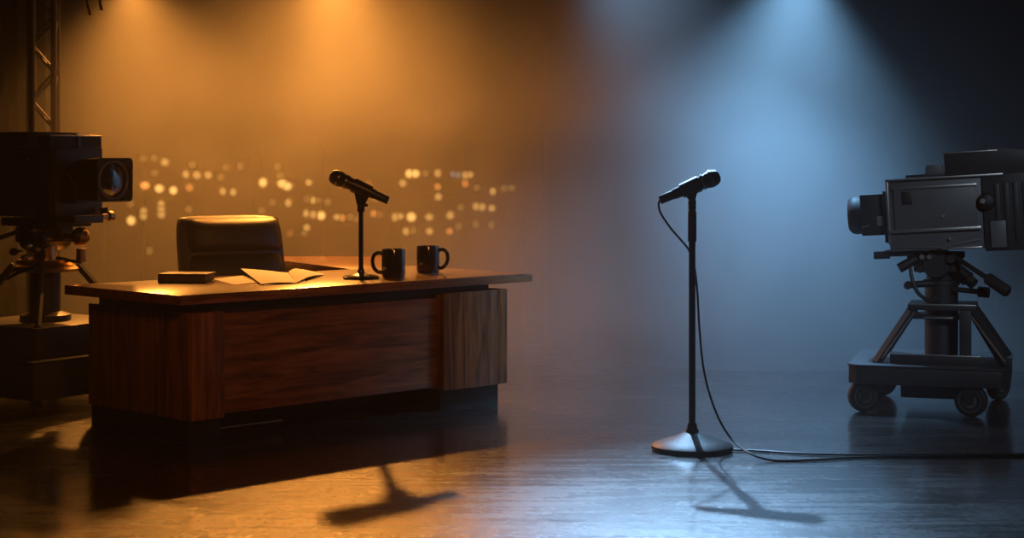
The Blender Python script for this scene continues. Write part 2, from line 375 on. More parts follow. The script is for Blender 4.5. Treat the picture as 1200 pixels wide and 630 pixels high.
# ------------------------------------------------------------------ chair behind the desk
ch = thing('desk_chair', 'dark leather swivel chair with low padded back behind the desk', 'chair', (-1.75, 10.98, 0), math.radians(27))
def cushion(b, x0, x1, y0, y1, z0, z1, bulge, tilt=0.0, nx=14, nz_=10, r=0.03):
    """padded slab in x-z facing -y"""
    def P(i, k, side):
        u = i/nx*2-1; w = k/nz_*2-1
        e = (1-abs(u)**5)*(1-abs(w)**5)
        x = (x0+x1)/2+u*(x1-x0)/2; z = (z0+z1)/2+w*(z1-z0)/2
        ca = 1-0.06*(abs(u)**4*abs(w)**4)
        x = (x0+x1)/2+(x-(x0+x1)/2)*ca; z = (z0+z1)/2+(z-(z0+z1)/2)*ca
        y = (y0-bulge*e+r*(1-e)) if side == 0 else (y1+bulge*0.4*e-r*(1-e))
        return (x, y+tilt*(z-0.5), z)
    g = [[[b.bm.verts.new(b.m @ Vector(P(i, k, s_))) for k in range(nz_+1)] for i in range(nx+1)] for s_ in (0, 1)]
    for s_ in (0, 1):
        for i in range(nx):
            for k in range(nz_):
                q = [g[s_][i][k], g[s_][i+1][k], g[s_][i+1][k+1], g[s_][i][k+1]]
                b.bm.faces.new(q if s_ == 0 else list(reversed(q)))
    for i in range(nx):
        for k in (0, nz_): b.bm.faces.new([g[0][i][k], g[0][i+1][k], g[1][i+1][k], g[1][i][k]])
    for k in range(nz_):
        for i in (0, nx): b.bm.faces.new([g[0][i][k], g[0][i][k+1], g[1][i][k+1], g[1][i][k]])
CW = 0.345
b = MB(); cushion(b, -CW, CW, 0.0, 0.13, 0.48, 1.065, 0.012, 0.28, 18, 18, 0.03)
bs = b.build('backrest_shell', 'leather', ch, ang=60)
b = MB(); cushion(b, -CW+0.045, CW-0.02, -0.035, 0.03, 0.835, 1.05, 0.03, 0.28); b.build('upper_back_cushion', 'leather', ch, ang=60)
b = MB(); cushion(b, -CW+0.045, CW-0.02, -0.035, 0.03, 0.50, 0.825, 0.03, 0.28); b.build('lower_back_cushion', 'leather', ch, ang=60)
MB().box(-0.30, 0.30, -0.56, 0.0, 0.40, 0.50, 0.04, 4).build('seat', 'leather', ch)
for s_ in (-1, 1):
    ar = MB().tube(bez([(s_*0.33, -0.08, 0.42), (s_*0.36, -0.06, 0.62), (s_*0.36, -0.14, 0.655), (s_*0.36, -0.40, 0.655), (s_*0.35, -0.45, 0.62), (s_*0.31, -0.42, 0.44)]), 0.016, 10).build('armrest', 'chrome', ch)
    MB().box(s_*0.36-0.03, s_*0.36+0.03, -0.40, -0.12, 0.66, 0.685, 0.01, 3).build('arm_pad', 'leather', ar)
MB().tube([(0, -0.27, 0.10), (0, -0.27, 0.26), (0, -0.27, 0.26), (0, -0.27, 0.40)], [0.035, 0.035, 0.02, 0.02], 16).build('gas_lift', 'chrome', ch)
for k in range(5):
    a = k*2*PI/5+0.3; c, s_ = math.cos(a), math.sin(a)
    lg = MB().tube([(0, -0.27, 0.12), (0.30*c, -0.27+0.30*s_, 0.075)], [0.028, 0.018], 10).build('leg', 'chrome', ch)
    MB().lathe([(0, -0.02), (0.026, -0.02), (0.03, -0.01), (0.03, 0.01), (0.026, 0.02), (0, 0.02)], 16, (0.30*c, -0.27+0.30*s_, 0.03), (-s_, c, 0)).build('caster', 'rubber', lg)

# ------------------------------------------------------------------ things on the desk
DT = 0.75
def on_desk(x, y):
    d = F*(CH-DT)/(y-HY); return Vector(((x-600)/F*d, d, DT))
# book
pb = on_desk(219, 330)
bk = thing('book', 'closed black book with pale page edges on the desk corner', 'book', pb, math.radians(-6))
MB().box(-0.135, 0.135, -0.09, 0.10, 0, 0.006, 0.002).build('back_cover', 'cover', bk)
MB().box(-0.135, 0.135, -0.09, 0.10, 0.044, 0.050, 0.002).build('front_cover', 'cover', bk)
MB().box(-0.137, -0.129, -0.09, 0.10, 0.0, 0.05, 0.002).build('spine', 'cover', bk)
MB().box(-0.129, 0.128, -0.082, 0.092, 0.006, 0.044, 0.001).build('page_block', 'pages', bk)
# papers: a sheet grid bent by a height function
def sheet(name, corners, hf, label, m='paper', cat='paper', n=16, th=0.0012):
    c = [on_desk(*q) for q in corners]; b = MB(); T = []; U = []
    for i in range(n+1):
        T.append([]); U.append([])
        for k in range(n+1):
            u, v = i/n, k/n
            p = c[0]*(1-u)*(1-v)+c[1]*u*(1-v)+c[2]*u*v+c[3]*(1-u)*v
            p = p+Vector((0, 0, hf(u, v)+0.002))
            T[i].append(b.bm.verts.new(p)); U[i].append(b.bm.verts.new(p-Vector((0, 0, th))))
    for i in range(n):
        for k in range(n):
            b.bm.faces.new([T[i][k], T[i+1][k], T[i+1][k+1], T[i][k+1]]); b.bm.faces.new([U[i][k], U[i][k+1], U[i+1][k+1], U[i+1][k]])
    for i in range(n):
        for k in (0, n): b.bm.faces.new([T[i][k], T[i+1][k], U[i+1][k], U[i][k]]); b.bm.faces.new([T[k][i], T[k][i+1], U[k][i+1], U[k][i]])
    return b.build(name, m), c
o, _ = sheet('loose_sheet', [(250, 327), (274, 334), (303, 331), (285, 323)], lambda u, v: 0.004*math.sin(3*u)*v, 'x')
tag(o, 'small loose white sheet half under the open papers', 'paper')
oc = on_desk(330, 328)
os_ = thing('open_script', 'creased open white script lying in the middle of the desktop', 'papers', oc)
for cs, hf in (([(306, 334), (347, 332.5), (338, 320.5), (282, 321.5)], lambda u, v: 0.004+0.030*(1-u)**1.5*v+0.006*math.sin(PI*u)),
               ([(347, 332.5), (381, 322), (354, 317.5), (338, 320.5)], lambda u, v: 0.004+0.012*math.sin(PI*min(1, u*1.1))+0.006*v),
               ([(310, 334.5), (360, 331), (352, 322), (312, 322.5)], lambda u, v: 0.0005)):
    o, _ = sheet('page', cs, hf, 'x'); o.parent = os_; o.matrix_parent_inverse = Matrix.Translation(-oc)
# mugs
def mug(p, r, h, ang, label, k):
    t = thing('mug', label, 'mug', p, 0)
    MB().lathe([(0, 0), (r*0.90, 0), (r*0.97, 0.006), (r, 0.02), (r, h-0.004), (r-0.002, h), (r-0.006, h), (r-0.008, h-0.004), (r-0.008, 0.012), (0, 0.010)], 40).build('body', 'mug', t)
    c, s_ = math.cos(ang), math.sin(ang)
    pr = [(r-0.006, h*0.84), (r+0.022, h*0.86), (r+0.045, h*0.76), (r+0.052, h*0.54), (r+0.042, h*0.32), (r+0.02, h*0.19), (r-0.006, h*0.17)]
    MB().tube(bez([(q*c, q*s_, z) for q, z in pr], 8), 0.0085, 12, sx=1.3).build('handle', 'mug', t)
    MB().lathe([(0, h*0.8), (r-0.0085, h*0.8), (r-0.0085, h*0.79), (0, h*0.79)], 32).build('coffee', 'coffee', t)
mug(on_desk(461, 324.5), 0.068, 0.162, math.radians(184), 'dark glazed mug beside the desk microphone, handle toward it', 0)
mug(on_desk(501.5, 319), 0.069, 0.160, math.radians(-8), 'dark glazed mug nearer the right end of the desk, handle outward', 1)

# microphone: head at +axis end
def microphone(parent, head, tail, r, name='microphone'):
    A, B_ = Vector(tail), Vector(head); L = (B_-A).length; ax = (B_-A).normalized()
    t = MB().lathe([(0, 0), (r*0.50, 0), (r*0.54, 0.004), (r*0.56, L*0.22), (r*0.62, L*0.225), (r*0.64, L*0.24), (r*0.82, L*0.66), (r*0.88, L*0.70), (0, L*0.70)], 32, A, ax)
    t = t.build('microphone_body', 'mic_metal', parent)
    MB().lathe([(r*0.5, L*0.695), (r*0.92, L*0.695), (r*0.96, L*0.71), (r*0.98, L*0.735), (r*0.6, L*0.74)], 32, A, ax).build('collar', 'mic_ring', t)
    zz = L*0.735; k = L-zz
    MB().lathe([(r*0.86, zz), (r*1.0, zz+k*0.22), (r*1.06, zz+k*0.42), (r*1.04, zz+k*0.56), (r*0.95, zz+k*0.74), (r*0.74, zz+k*0.90), (r*0.4, zz+k*0.98), (0, L)], 40, A, ax).build('grille', 'mic_mesh', t)
    MB().lathe([(r*0.9, zz+k*0.40), (r*1.085, zz+k*0.40), (r*1.1, zz+k*0.45), (r*1.085, zz+k*0.50), (r*0.9, zz+k*0.50)], 40, A, ax).build('grille_band', 'mic_ring', t)
    side = ax.cross(Vector((0, 1, 0))).normalized()
    return t, A, ax, L

def clip(parent, A, ax, L, f0, f1, r, foot, hw_):
    """wedge-shaped clip hugging the microphone and joined to the post"""
    c0, c1 = A+ax*L*f0, A+ax*L*f1
    b = MB().tube([c0, c1], [r*0.88, r*1.0], 20)
    up = Vector((0, 0, 1)); side = Vector((0, 1, 0))
    q0, q1 = c0.copy(), c1.copy(); ft = Vector(foot)
    for w in (0,):
        h_ = r*0.55
        b.hexa([ft+Vector((-hw_, -h_, 0)), ft+Vector((hw_, -h_, 0)), ft+Vector((hw_, h_, 0)), ft+Vector((-hw_, h_, 0)),
                (q0 if q0.x < q1.x else q1)+side*-h_, (q1 if q0.x < q1.x else q0)+side*-h_, (q1 if q0.x < q1.x else q0)+side*h_, (q0 if q0.x < q1.x else q1)+side*h_], 0.003)
    return b.build('microphone_clip', 'mic_metal', parent)

# desk microphone
pm = on_desk(423, 326.5); dm = pm.y
ds = thing('desk_stand', 'short black table stand with round base standing on the desk', 'microphone stand', pm)
dmk = thing('microphone', 'black microphone clipped on the short desk stand, head toward the chair', 'microphone', pm)
def Lm(x, y): return W(x, y, dm)-pm
MB().lathe([(0, 0), (0.098, 0), (0.103, 0.004), (0.103, 0.012), (0.092, 0.020), (0.045, 0.028), (0.022, 0.036), (0.018, 0.05), (0, 0.05)], 10).build('base', 'pole', ds)
MB().tube([(0, 0, 0.045), (0, 0, 0.06), (0, 0, 0.06), Lm(423, 248)], [0.017, 0.017, 0.0135, 0.0135], 20).build('post', 'pole', ds)
MB().tube([Lm(423, 248), Lm(423, 240), Lm(423, 237)], [0.021, 0.021, 0.016], 20).build('post_collar', 'pole', ds)
mb, A, ax, L = microphone(dmk, Lm(386.5, 204.5), Lm(455, 235), 0.043)
clip(ds, A, ax, L, 0.30, 0.60, 0.043, Lm(423, 240), 0.022)
MB().tube([Lm(424, 241)+Vector((0, -0.0, 0)), Lm(431, 240)], 0.009, 10).build('tilt_knob', 'rubber', ds)

# ------------------------------------------------------------------ floor microphone stand
bp0 = Vector((0.885, 8.43, 0)); d0 = bp0.y
ms = thing('microphone_stand', 'tall straight microphone stand with round cast base on bare floor', 'microphone stand', bp0)
def Ls(x, y): return W(x, y, d0)-bp0
R0 = 0.2
MB().lathe([(0, 0.004), (R0*0.97, 0.004), (R0, 0.010), (R0, 0.024), (R0-0.006, 0.030), (R0*0.72, 0.048), (R0*0.42, 0.068), (0.045, 0.086), (0.03, 0.09), (0, 0.09)], 64).build('base', 'iron', ms)
MB().lathe([(0.17, 0), (R0-0.008, 0), (R0-0.004, 0.006), (0.17, 0.006)], 48).build('rubber_ring', 'rubber', ms)
MB().lathe([(0, 0.088), (0.030, 0.088), (0.034, 0.098), (0.026, 0.108), (0.022, 0.130), (0.018, 0.135), (0, 0.135)], 24).build('base_nut', 'pole', ms)
zc = Ls(807, 282).z
MB().tube([(0, 0, 0.12), (0, 0, zc+0.02)], 0.0165, 24).build('pole', 'pole', ms)
zt1 = Ls(807, 247).z
MB().lathe([(0.0165, zc-0.005), (0.020, zc-0.005), (0.0215, zc), (0.0215, zt1-0.006), (0.018, zt1), (0.016, zt1+0.008), (0, zt1+0.008)], 24).build('height_clutch', 'mic_metal', ms)
# the microphone and its clip, plugged with its cable
sm = thing('microphone', 'black handheld microphone clipped atop the tall stand in the blue light', 'microphone', bp0)
hd = Ls(843.5, 205); tl = Ls(773, 234.5)
mb, A, ax, L = microphone(sm, hd, tl, 0.041)
zz = zt1+0.006
MB().lathe([(0, zz), (0.019, zz), (0.020, zz+0.02), (0.017, zz+0.022), (0.020, zz+0.026), (0.020, zz+0.046), (0.013, zz+0.052), (0, zz+0.052)], 20).build('clip_socket', 'mic_metal', ms)
clip(ms, A, ax, L, 0.36, 0.66, 0.041, (0, 0, zz+0.045), 0.013)

# cable from the microphone down to the floor
def fl(x, y, z=0.006):
    d = F*(CH-z)/(y-HY); return Vector(((x-600)/F*d, d, z))
pts = [W(775, 233.5, d0), W(772, 238, d0-0.01), W(774, 249, d0-0.02), W(785, 266, d0-0.03), W(797, 280, d0+0.01), W(806, 291, d0+0.035), W(812.5, 306, d0+0.03),
       W(817, 340, d0+0.01), W(820, 390, d0-0.02), W(826, 440, d0-0.05), W(840, 485, d0-0.07), W(858, 515, d0-0.12), fl(880, 531.5, 0.03), fl(906, 539), fl(950, 538.5), fl(1010, 535.5), fl(1100, 534.5), fl(1210, 534), fl(1320, 536)]
tag(MB().tube(bez(pts, 8), 0.0055, 8).build('microphone_cable', 'cable'), 'thin black cable drooping from the microphone to the floor and away', 'cable')
pts = [fl(853, 526.5, 0.008), fl(890, 528, 0.006), fl(940, 531), fl(1000, 532.5), fl(1100, 532.5), fl(1210, 532), fl(1320, 530)]
tag(MB().tube(bez(pts, 8), 0.0052, 8).build('floor_cable', 'cable'), 'thin black cable lying flat from the stand base across the floor', 'cable')

# ------------------------------------------------------------------ studio cameras
def caster(parent, x, y, r, w, ang=0.0, fork=True, top=0.2):
    c, s_ = math.cos(ang), math.sin(ang); axw = (-s_, c, 0)
    k = MB().lathe([(r*0.45, -w/2), (r*0.85, -w/2), (r, -w*0.3), (r, w*0.3), (r*0.85, w/2), (r*0.45, w/2)], 32, (x, y, r), axw).build('wheel', 'rubber', parent)
    MB().lathe([(0, -w*0.56), (r*0.22, -w*0.56), (r*0.26, -w*0.45), (r*0.60, -w*0.40), (r*0.66, -w*0.505), (r*0.72, -w*0.505), (r*0.72, w*0.505), (r*0.66, w*0.505), (r*0.60, w*0.40), (r*0.26, w*0.45), (r*0.22, w*0.56), (0, w*0.56)], 24, (x, y, r), axw).build('hub', 'wheel_disc', k)
    if fork:
        b = MB(Matrix.Translation((x, y, 0)) @ Matrix.Rotation(ang, 4, 'Z'))
        for s2 in (-1, 1):
            b.profile([(-0.02, r-0.015), (0.02, r-0.015), (0.035, r*2+0.005), (-0.045, r*2+0.005)], s2*(w/2+0.008)-0.004, s2*(w/2+0.008)+0.004, 0.001)
        b.box(-0.05, 0.05, -w/2-0.012, w/2+0.012, r*2, r*2+0.012, 0.002)
        b.tube([(0, 0, r*2+0.01), (0, 0, top)], 0.02, 12)
        b.build('fork', 'steel', k)

# --- right-hand camera, local -x is where the lens points
RC = thing('studio_camera', 'grey broadcast camera on a wheeled pyramid pedestal in blue light, lens facing left', 'studio camera', (2.50, 9.95, 0), math.radians(-17))
# dolly
b = MB(); b.prism([(-0.50, -0.40), (-0.45, -0.44), (0.33, -0.44), (0.38, -0.40), (0.38, 0.40), (0.33, 0.44), (-0.45, 0.44), (-0.50, 0.40)], 0.165, 0.262, 0.008)
dl = b.build('dolly', 'cam_dark', RC)
MB().prism([(-0.505, -0.40), (-0.455, -0.445), (0.335, -0.445), (0.385, -0.40), (0.385, 0.40), (0.335, 0.445), (-0.455, 0.445), (-0.505, 0.40)], 0.262, 0.275, 0.004).build('deck_plate', 'cam_dark', dl)
MB().box(-0.22, 0.16, -0.30, 0.30, 0.08, 0.165, 0.01).build('ballast_box', 'cam_dark', dl)
for x, y, a in ((-0.42, -0.36, 0.5), (0.17, -0.38, -0.25), (-0.38, 0.36, 0.2), (0.30, 0.36, 0.9)):
    caster(RC, x, y, 0.09, 0.055, a, top=0.17)
for s_ in (-1, 1):
    MB().tube([(-0.42, -0.36+0.075*s_, 0.06), (-0.40, -0.36+0.075*s_, 0.17)], 0.004, 6).build('cable_guard', 'steel', dl)
# pyramid frame
zt_ = 0.585
def legbar(x0, y0, x1, y1, w=0.028):
    MB().tube([(x0, y0, 0.27), (x1, y1, zt_)], w, 4).build('leg', 'cam_dark', RC)
for sx, sy in ((-1, -1), (1, -1), (-1, 1), (1, 1)):
    legbar(sx*0.355, sy*0.30, sx*0.155, sy*0.12)
for s_, xa in ((-1, -0.35), (1, 0.32)):
    MB().tube([(xa+0.03, -0.325, 0.30), (s_*0.15, -0.155, 0.555)], 0.007, 6).build('leg_edge', 'rail', RC)
b = MB(); b.box(-0.19, 0.19, -0.16, 0.16, 0.565, 0.60, 0.006); b.build('top_plate', 'cam_dark', RC)
MB().box(-0.19, 0.19, -0.165, -0.157, 0.592, 0.602, 0.002).build('plate_edge', 'rail', RC)
MB().box(-0.10, 0.06, -0.17, -0.162, 0.52, 0.528, 0.001).build('brace_bar', 'rail', RC)
MB().box(-0.17, 0.17, -0.165, 0.165, 0.515, 0.53, 0.003).build('brace', 'cam_dark', RC)
MB().box(-0.28, 0.24, -0.30, -0.27, 0.275, 0.32, 0.005).build('lower_brace', 'cam_dark', RC)
MB().box(-0.28, 0.22, -0.305, -0.27, 0.32, 0.327, 0.002).build('brace_lip', 'rail', RC)
MB().lathe([(0, 0.27), (0.095, 0.27), (0.095, 0.57), (0, 0.57)], 32, (-0.01, 0, 0)).build('outer_column', 'cam_dark', RC)
MB().box(0.10, 0.165, -0.23, -0.18, 0.275, 0.57, 0.004).build('front_upright', 'cam_dark', RC)
MB().lathe([(0, 0.60), (0.095, 0.60), (0.095, 0.70), (0.105, 0.705), (0.105, 0.73), (0.085, 0.735), (0.085, 0.80), (0, 0.80)], 32, (-0.01, 0, 0)).build('column', 'cam_black', RC)
# pan head
b = MB(); b.box(-0.16, 0.10, -0.12, 0.12, 0.78, 0.86, 0.015, 3); b.lathe([(0, -0.14), (0.075, -0.14), (0.085, -0.12), (0.085, 0.12), (0.075, 0.14), (0, 0.14)], 28, (-0.03, 0, 0.83), (0, 1, 0))
b.box(-0.20, 0.12, -0.09, 0.09, 0.86, 0.895, 0.006); b.build('pan_head', 'cam_black', RC)
for x, z, r in ((-0.12, 0.80, 0.022), (-0.19, 0.705, 0.024), (0.05, 0.86, 0.028), (-0.11, 0.87, 0.018), (-0.07, 0.87, 0.016)):
    MB().lathe([(0, -0.165), (r*0.8, -0.165), (r, -0.155), (r, -0.13), (r*0.5, -0.125), (r*0.5, -0.05), (0, -0.05)], 16, (x, 0, z), (0, 1, 0)).build('lock_knob', 'cam_black' if r > 0.02 else 'rail', RC)
MB().tube([(-0.19, -0.1, 0.705), (-0.05, -0.08, 0.715)], 0.02, 12).build('drag_lever', 'cam_black', RC)
MB().tube([(-0.24, -0.14, 0.80), (-0.14, -0.12, 0.86)], 0.028, 12).build('drag_lever', 'cam_black', RC)
MB().tube([(0.06, -0.09, 0.685), (0.2, -0.12, 0.675), (0.2, -0.12, 0.675), (0.26, -0.13, 0.672)], [0.015, 0.015, 0.03, 0.03], 12).build('drag_lever', 'cam_black', RC)
pbar = MB().tube([(0.05, -0.13, 0.885), (0.27, -0.30, 0.755)], 0.014, 12).build('pan_bar', 'cam_black', RC)
MB().tube([(0.25, -0.285, 0.767), (0.26, -0.29, 0.762), (0.36, -0.37, 0.70), (0.37, -0.375, 0.695)], [0.024, 0.034, 0.034, 0.026], 14).build('grip', 'rubber', pbar)
pbar = MB().tube([(0.0, 0.0, 0.86), (0.14, -0.06, 0.74)], [0.03, 0.045], 12).build('pan_bar', 'cam_black', RC)
MB().tube([(0.12, -0.05, 0.76), (0.175, -0.08, 0.715)], 0.032, 12).build('grip', 'rubber', pbar)
MB().tube(bez([(-0.18, -0.13, 0.83), (-0.165, -0.15, 0.74), (-0.13, -0.15, 0.66), (-0.06, -0.12, 0.615), (-0.03, -0.1, 0.64)]), 0.011, 8).build('loop_cable', 'cable', RC)
# body, pitched a little lens-down
PM = Matrix.Translation((0, 0, 0.93)) @ Matrix.Rotation(math.radians(3.4), 4, 'Y').inverted() @ Matrix.Translation((0, 0, -0.93))
def mbp(): return MB(PM)
x0, x1 = -0.285, 0.62; y0, y1 = -0.20, 0.20; zb, zt2 = 0.915, 1.325
body = mbp().box(x0, 0.24, y0, y1, zb, zt2, 0.008).build('body', 'cam_grey', RC)
mbp().box(0.24, x1, y0-0.015, y1+0.015, zb-0.02, zt2+0.005, 0.012).build('rear_body', 'cam_dark', RC)
mbp().box(x0+0.035, 0.205, y0-0.016, y0+0.01, zb+0.12, zt2-0.055, 0.006).build('side_door', 'cam_grey', body)
def rail(xa, xb, z, w=0.012, yy=y0-0.02, m='rail'): mbp().box(xa, xb, yy-0.006, yy+0.012, z-w/2, z+w/2, 0.003).build('rail', m, body)
rail(x0+0.03, 0.215, zt2-0.05, 0.014); rail(x0+0.005, 0.225, zb+0.115, 0.018)
mbp().box(x0-0.004, 0.36, y0-0.024, y0+0.0, zt2-0.006, zt2+0.006, 0.002).build('top_edge', 'rail', body)
mbp().box(x0-0.006, x0+0.008, y0-0.010, y0+0.0, zb+0.04, zt2, 0.002).build('front_edge', 'rail', body)
mbp().box(x0+0.085, x0+0.135, y0-0.022, y0-0.005, zt2-0.14, zt2-0.075, 0.003).build('side_port', 'cam_black', body)
mbp().box(x0+0.08, x0+0.14, y0-0.019, y0-0.008, zt2-0.145, zt2-0.07, 0.003).build('port_frame', 'cam_dark', body)
mbp().lathe([(0, -0.03), (0.008, -0.03), (0.012, -0.02), (0.012, 0), (0, 0)], 14, (0.02, y0, zb+0.19), (0, 1, 0)).build('latch', 'rail', body)
mbp().lathe([(0, -0.02), (0.008, -0.02), (0.010, 0), (0, 0)], 14, (0.05, y0, zb+0.06), (0, 1, 0)).build('screw', 'rail', body)
mbp().profile([(x0+0.02, zb+0.035), (0.0, zb+0.02), (0.22, zb+0.055), (0.22, zb+0.045), (0.0, zb+0.008), (x0+0.02, zb+0.022)], y0-0.008, y0, 0.001).build('lower_trim', 'cam_grey', body)
rail(0.0, 0.225, zb+0.004, 0.012, yy=y0-0.008)
# side controls on the rear body
rb = mbp().lathe([(0, -0.03), (0.03, -0.03), (0.045, -0.02), (0.05, 0), (0, 0)], 24, (0.262, y0-0.015, zb+0.26), (0, 1, 0)).build('crank_boss', 'cam_black', body)
mbp().lathe([(0, -0.045), (0.014, -0.045), (0.02, -0.03), (0, -0.03)], 18, (0.245, y0-0.015, zb+0.265), (0, 1, 0)).build('crank_knob', 'rail', rb)
for k in range(5):
    mbp().box(0.31+k*0.05, 0.335+k*0.05, y0-0.024, y0-0.012, zb+0.03, zt2-0.05, 0.002).build('cooling_rib', 'cam_dark', body)
mbp().box(0.275, 0.36, y0-0.03, y0-0.012, zb+0.0, zb+0.15, 0.004).build('connector_panel', 'cam_grey', body)
# top gear
mbp().profile([(0.04, zt2), (0.04, zt2+0.13), (0.33, zt2+0.155), (0.56, zt2+0.115), (0.47, zt2+0.0)], -0.12, 0.14, 0.004).build('viewfinder', 'cam_dark', RC)
mbp().box(0.03, 0.335, -0.126, -0.116, zt2+0.132, zt2+0.140, 0.002).build('viewfinder_edge', 'rail', RC)
mbp().profile([(-0.075, zt2+0.02), (-0.065, zt2+0.075), (0.02, zt2+0.075), (0.03, zt2+0.02)], -0.10, 0.0, 0.003).build('tally_lamp', 'cam_grey', RC)
mbp().box(-0.18, 0.04, -0.14, 0.14, zt2, zt2+0.024, 0.004).build('accessory_plate', 'cam_black', RC)
mbp().box(x0-0.05, x0+0.12, -0.15, 0.15, zb-0.03, zb+0.0, 0.004).build('mount_plate', 'cam_black', RC)
mbp().lathe([(0, 0), (0.022, 0), (0.022, 0.09), (0, 0.09)], 16, (x0-0.1, -0.13, zb-0.02), (1, 0, 0)).build('focus_handle', 'rubber', RC)
# lens
ln = mbp().box(x0-0.165, x0-0.02, -0.115, 0.115, zb+0.095, zb+0.335, 0.010).build('lens_housing', 'cam_black', RC)
mbp().box(x0-0.03, x0+0.005, -0.15, 0.15, zb+0.05, zb+0.35, 0.006).build('lens_mount', 'cam_dark', RC)
mbp().lathe([(0, 0), (0.095, 0), (0.108, 0.01), (0.112, 0.03), (0.112, 0.055), (0.104, 0.075), (0.088, 0.088), (0.08, 0.088), (0.078, 0.07), (0, 0.062)], 40, (x0-0.155, 0, zb+0.215), (-1, 0, 0)).build('lens_barrel', 'barrel', ln)
mbp().lathe([(0, 0.066), (0.05, 0.068), (0.079, 0.064), (0, 0.06)], 32, (x0-0.155, 0, zb+0.215), (-1, 0, 0)).build('front_glass', 'glass', ln)
mbp().box(x0-0.075, x0-0.035, -0.125, -0.11, zb+0.15, zb+0.205, 0.002).build('servo_plate', 'rail', ln)
mbp().tube([(x0-0.16, -0.12, zb+0.145), (x0-0.12, -0.122, zb+0.155)], 0.006, 8).build('zoom_lever', 'rail', ln)

# --- left-hand camera
LC = thing('studio_camera', 'black broadcast camera with square lens hood beside the desk, in amber light', 'studio camera', (-2.80, 10.30, 0), math.radians(145))
dl = MB().box(-0.50, 0.50, -0.50, 0.50, 0.07, 0.28, 0.012).build('dolly', 'cam_dark', LC)
MB().box(-0.505, 0.505, -0.505, 0.505, 0.28, 0.292, 0.004).build('deck_plate', 'steel', dl)
MB().box(-0.38, 0.38, -0.38, 0.38, 0.292, 0.455, 0.012).build('ballast_box', 'cam_dark', dl)
MB().box(-0.385, 0.385, -0.385, 0.385, 0.455, 0.465, 0.003).build('box_lid', 'steel', dl)
for k in (-0.2, 0.05): MB().box(k, k+0.13, 0.505, 0.515, 0.19, 0.205, 0.002).build('reflector_strip', 'rail', dl)
for sx in (-1, 1):
    for sy in (-1, 1): caster(LC, sx*0.40, sy*0.40, 0.034, 0.04, 0.3, fork=False)
MB().lathe([(0, 0.465), (0.15, 0.465), (0.15, 0.50), (0.09, 0.52), (0.09, 0.80), (0, 0.80)], 32).build('outer_column', 'cam_dark', LC)
for sx, sy in ((-1, -1), (1, -1), (-1, 1), (1, 1)):
    MB().tube([(sx*0.33, sy*0.33, 0.465), (sx*0.13, sy*0.13, 0.80)], 0.022, 6).build('leg', 'truss', LC)
MB().lathe([(0, 0.76), (0.19, 0.76), (0.20, 0.775), (0.19, 0.79), (0, 0.79)], 40).build('steering_ring', 'brass', LC)
MB().lathe([(0, 0.80), (0.165, 0.80), (0.175, 0.815), (0.165, 0.83), (0.07, 0.835), (0.07, 0.98), (0, 0.98)], 40).build('upper_ring', 'brass', LC)
b = MB(); b.box(-0.13, 0.15, -0.11, 0.11, 0.93, 1.03, 0.02, 3); b.lathe([(0, -0.14), (0.08, -0.14), (0.09, -0.12), (0.09, 0.12), (0.08, 0.14), (0, 0.14)], 28, (0, 0, 0.97), (0, 1, 0))
b.box(-0.26, 0.25, -0.13, 0.13, 1.03, 1.08, 0.006); b.build('pan_head', 'cam_black', LC)
for x, z, r, m in ((-0.12, 0.90, 0.02, 'brass'), (-0.05, 0.92, 0.018, 'rail'), (0.08, 0.88, 0.022, 'cam_black'), (-0.18, 0.97, 0.03, 'cam_black'), (-0.10, 1.01, 0.012, 'brass'), (-0.02, 0.85, 0.016, 'brass')):
    MB().lathe([(0, 0.11), (r*0.4, 0.11), (r*0.5, 0.15), (r, 0.155), (r, 0.18), (r*0.8, 0.19), (0, 0.19)], 16, (x, 0, z), (0, 1, 0)).build('lock_knob', m, LC)
MB().lathe([(0, -0.05), (0.035, -0.045), (0.055, -0.02), (0.055, 0.02), (0.035, 0.045), (0, 0.05)], 20, (-0.24, -0.06, 0.97), (0.3, 1, 0.2)).build('drag_wheel', 'brass', LC)
MB().tube([(-0.15, -0.02, 0.97), (-0.24, -0.06, 0.97)], 0.02, 10).build('drag_shaft', 'cam_black', LC)
MB().tube([(-0.26, -0.05, 0.82), (-0.26, -0.05, 0.90)], [0.03, 0.03], 12).build('brake_cylinder', 'brass', LC)
MB().tube([(-0.26, -0.05, 0.82), (-0.1, 0.0, 0.84)], 0.012, 8).build('brake_arm', 'cam_black', LC)
MB().tube(bez([(-0.08, 0.15, 1.0), (-0.16, 0.17, 0.94), (-0.19, 0.17, 0.86), (-0.13, 0.19, 0.80), (0.0, 0.2, 0.76), (0.1, 0.2, 0.72)]), 0.011, 8).build('loop_cable', 'cable', LC)
pbar = MB().tube([(0.10, 0.12, 1.0), (0.34, 0.26, 0.90)], 0.014, 12).build('pan_bar', 'cam_black', LC)
MB().tube([(0.32, 0.25, 0.908), (0.46, 0.33, 0.86)], 0.03, 12).build('grip', 'rubber', pbar)
xf = -0.30
lb = MB().box(xf, 0.55, -0.18, 0.18, 1.09, 1.50, 0.010).build('body', 'cam_dark', LC)
MB().box(xf+0.02, xf+0.13, -0.19, 0.20, 1.10, 1.565, 0.006).build('front_section', 'cam_black', LC)
MB().box(xf+0.014, xf+0.134, -0.194, 0.204, 1.565, 1.573, 0.002).build('lit_top_edge', 'brass', LC)  # amber light on the front section's top edge, made as a brass strip
MB().box(xf+0.20, 0.60, -0.16, 0.22, 1.50, 1.585, 0.006).build('viewfinder', 'cam_black', LC)
MB().box(xf+0.19, 0.605, -0.164, 0.226, 1.585, 1.592, 0.002).build('viewfinder_trim', 'truss', LC)
MB().box(xf+0.17, xf+0.45, 0.18, 0.196, 1.16, 1.47, 0.005).build('side_door', 'cam_black', lb)
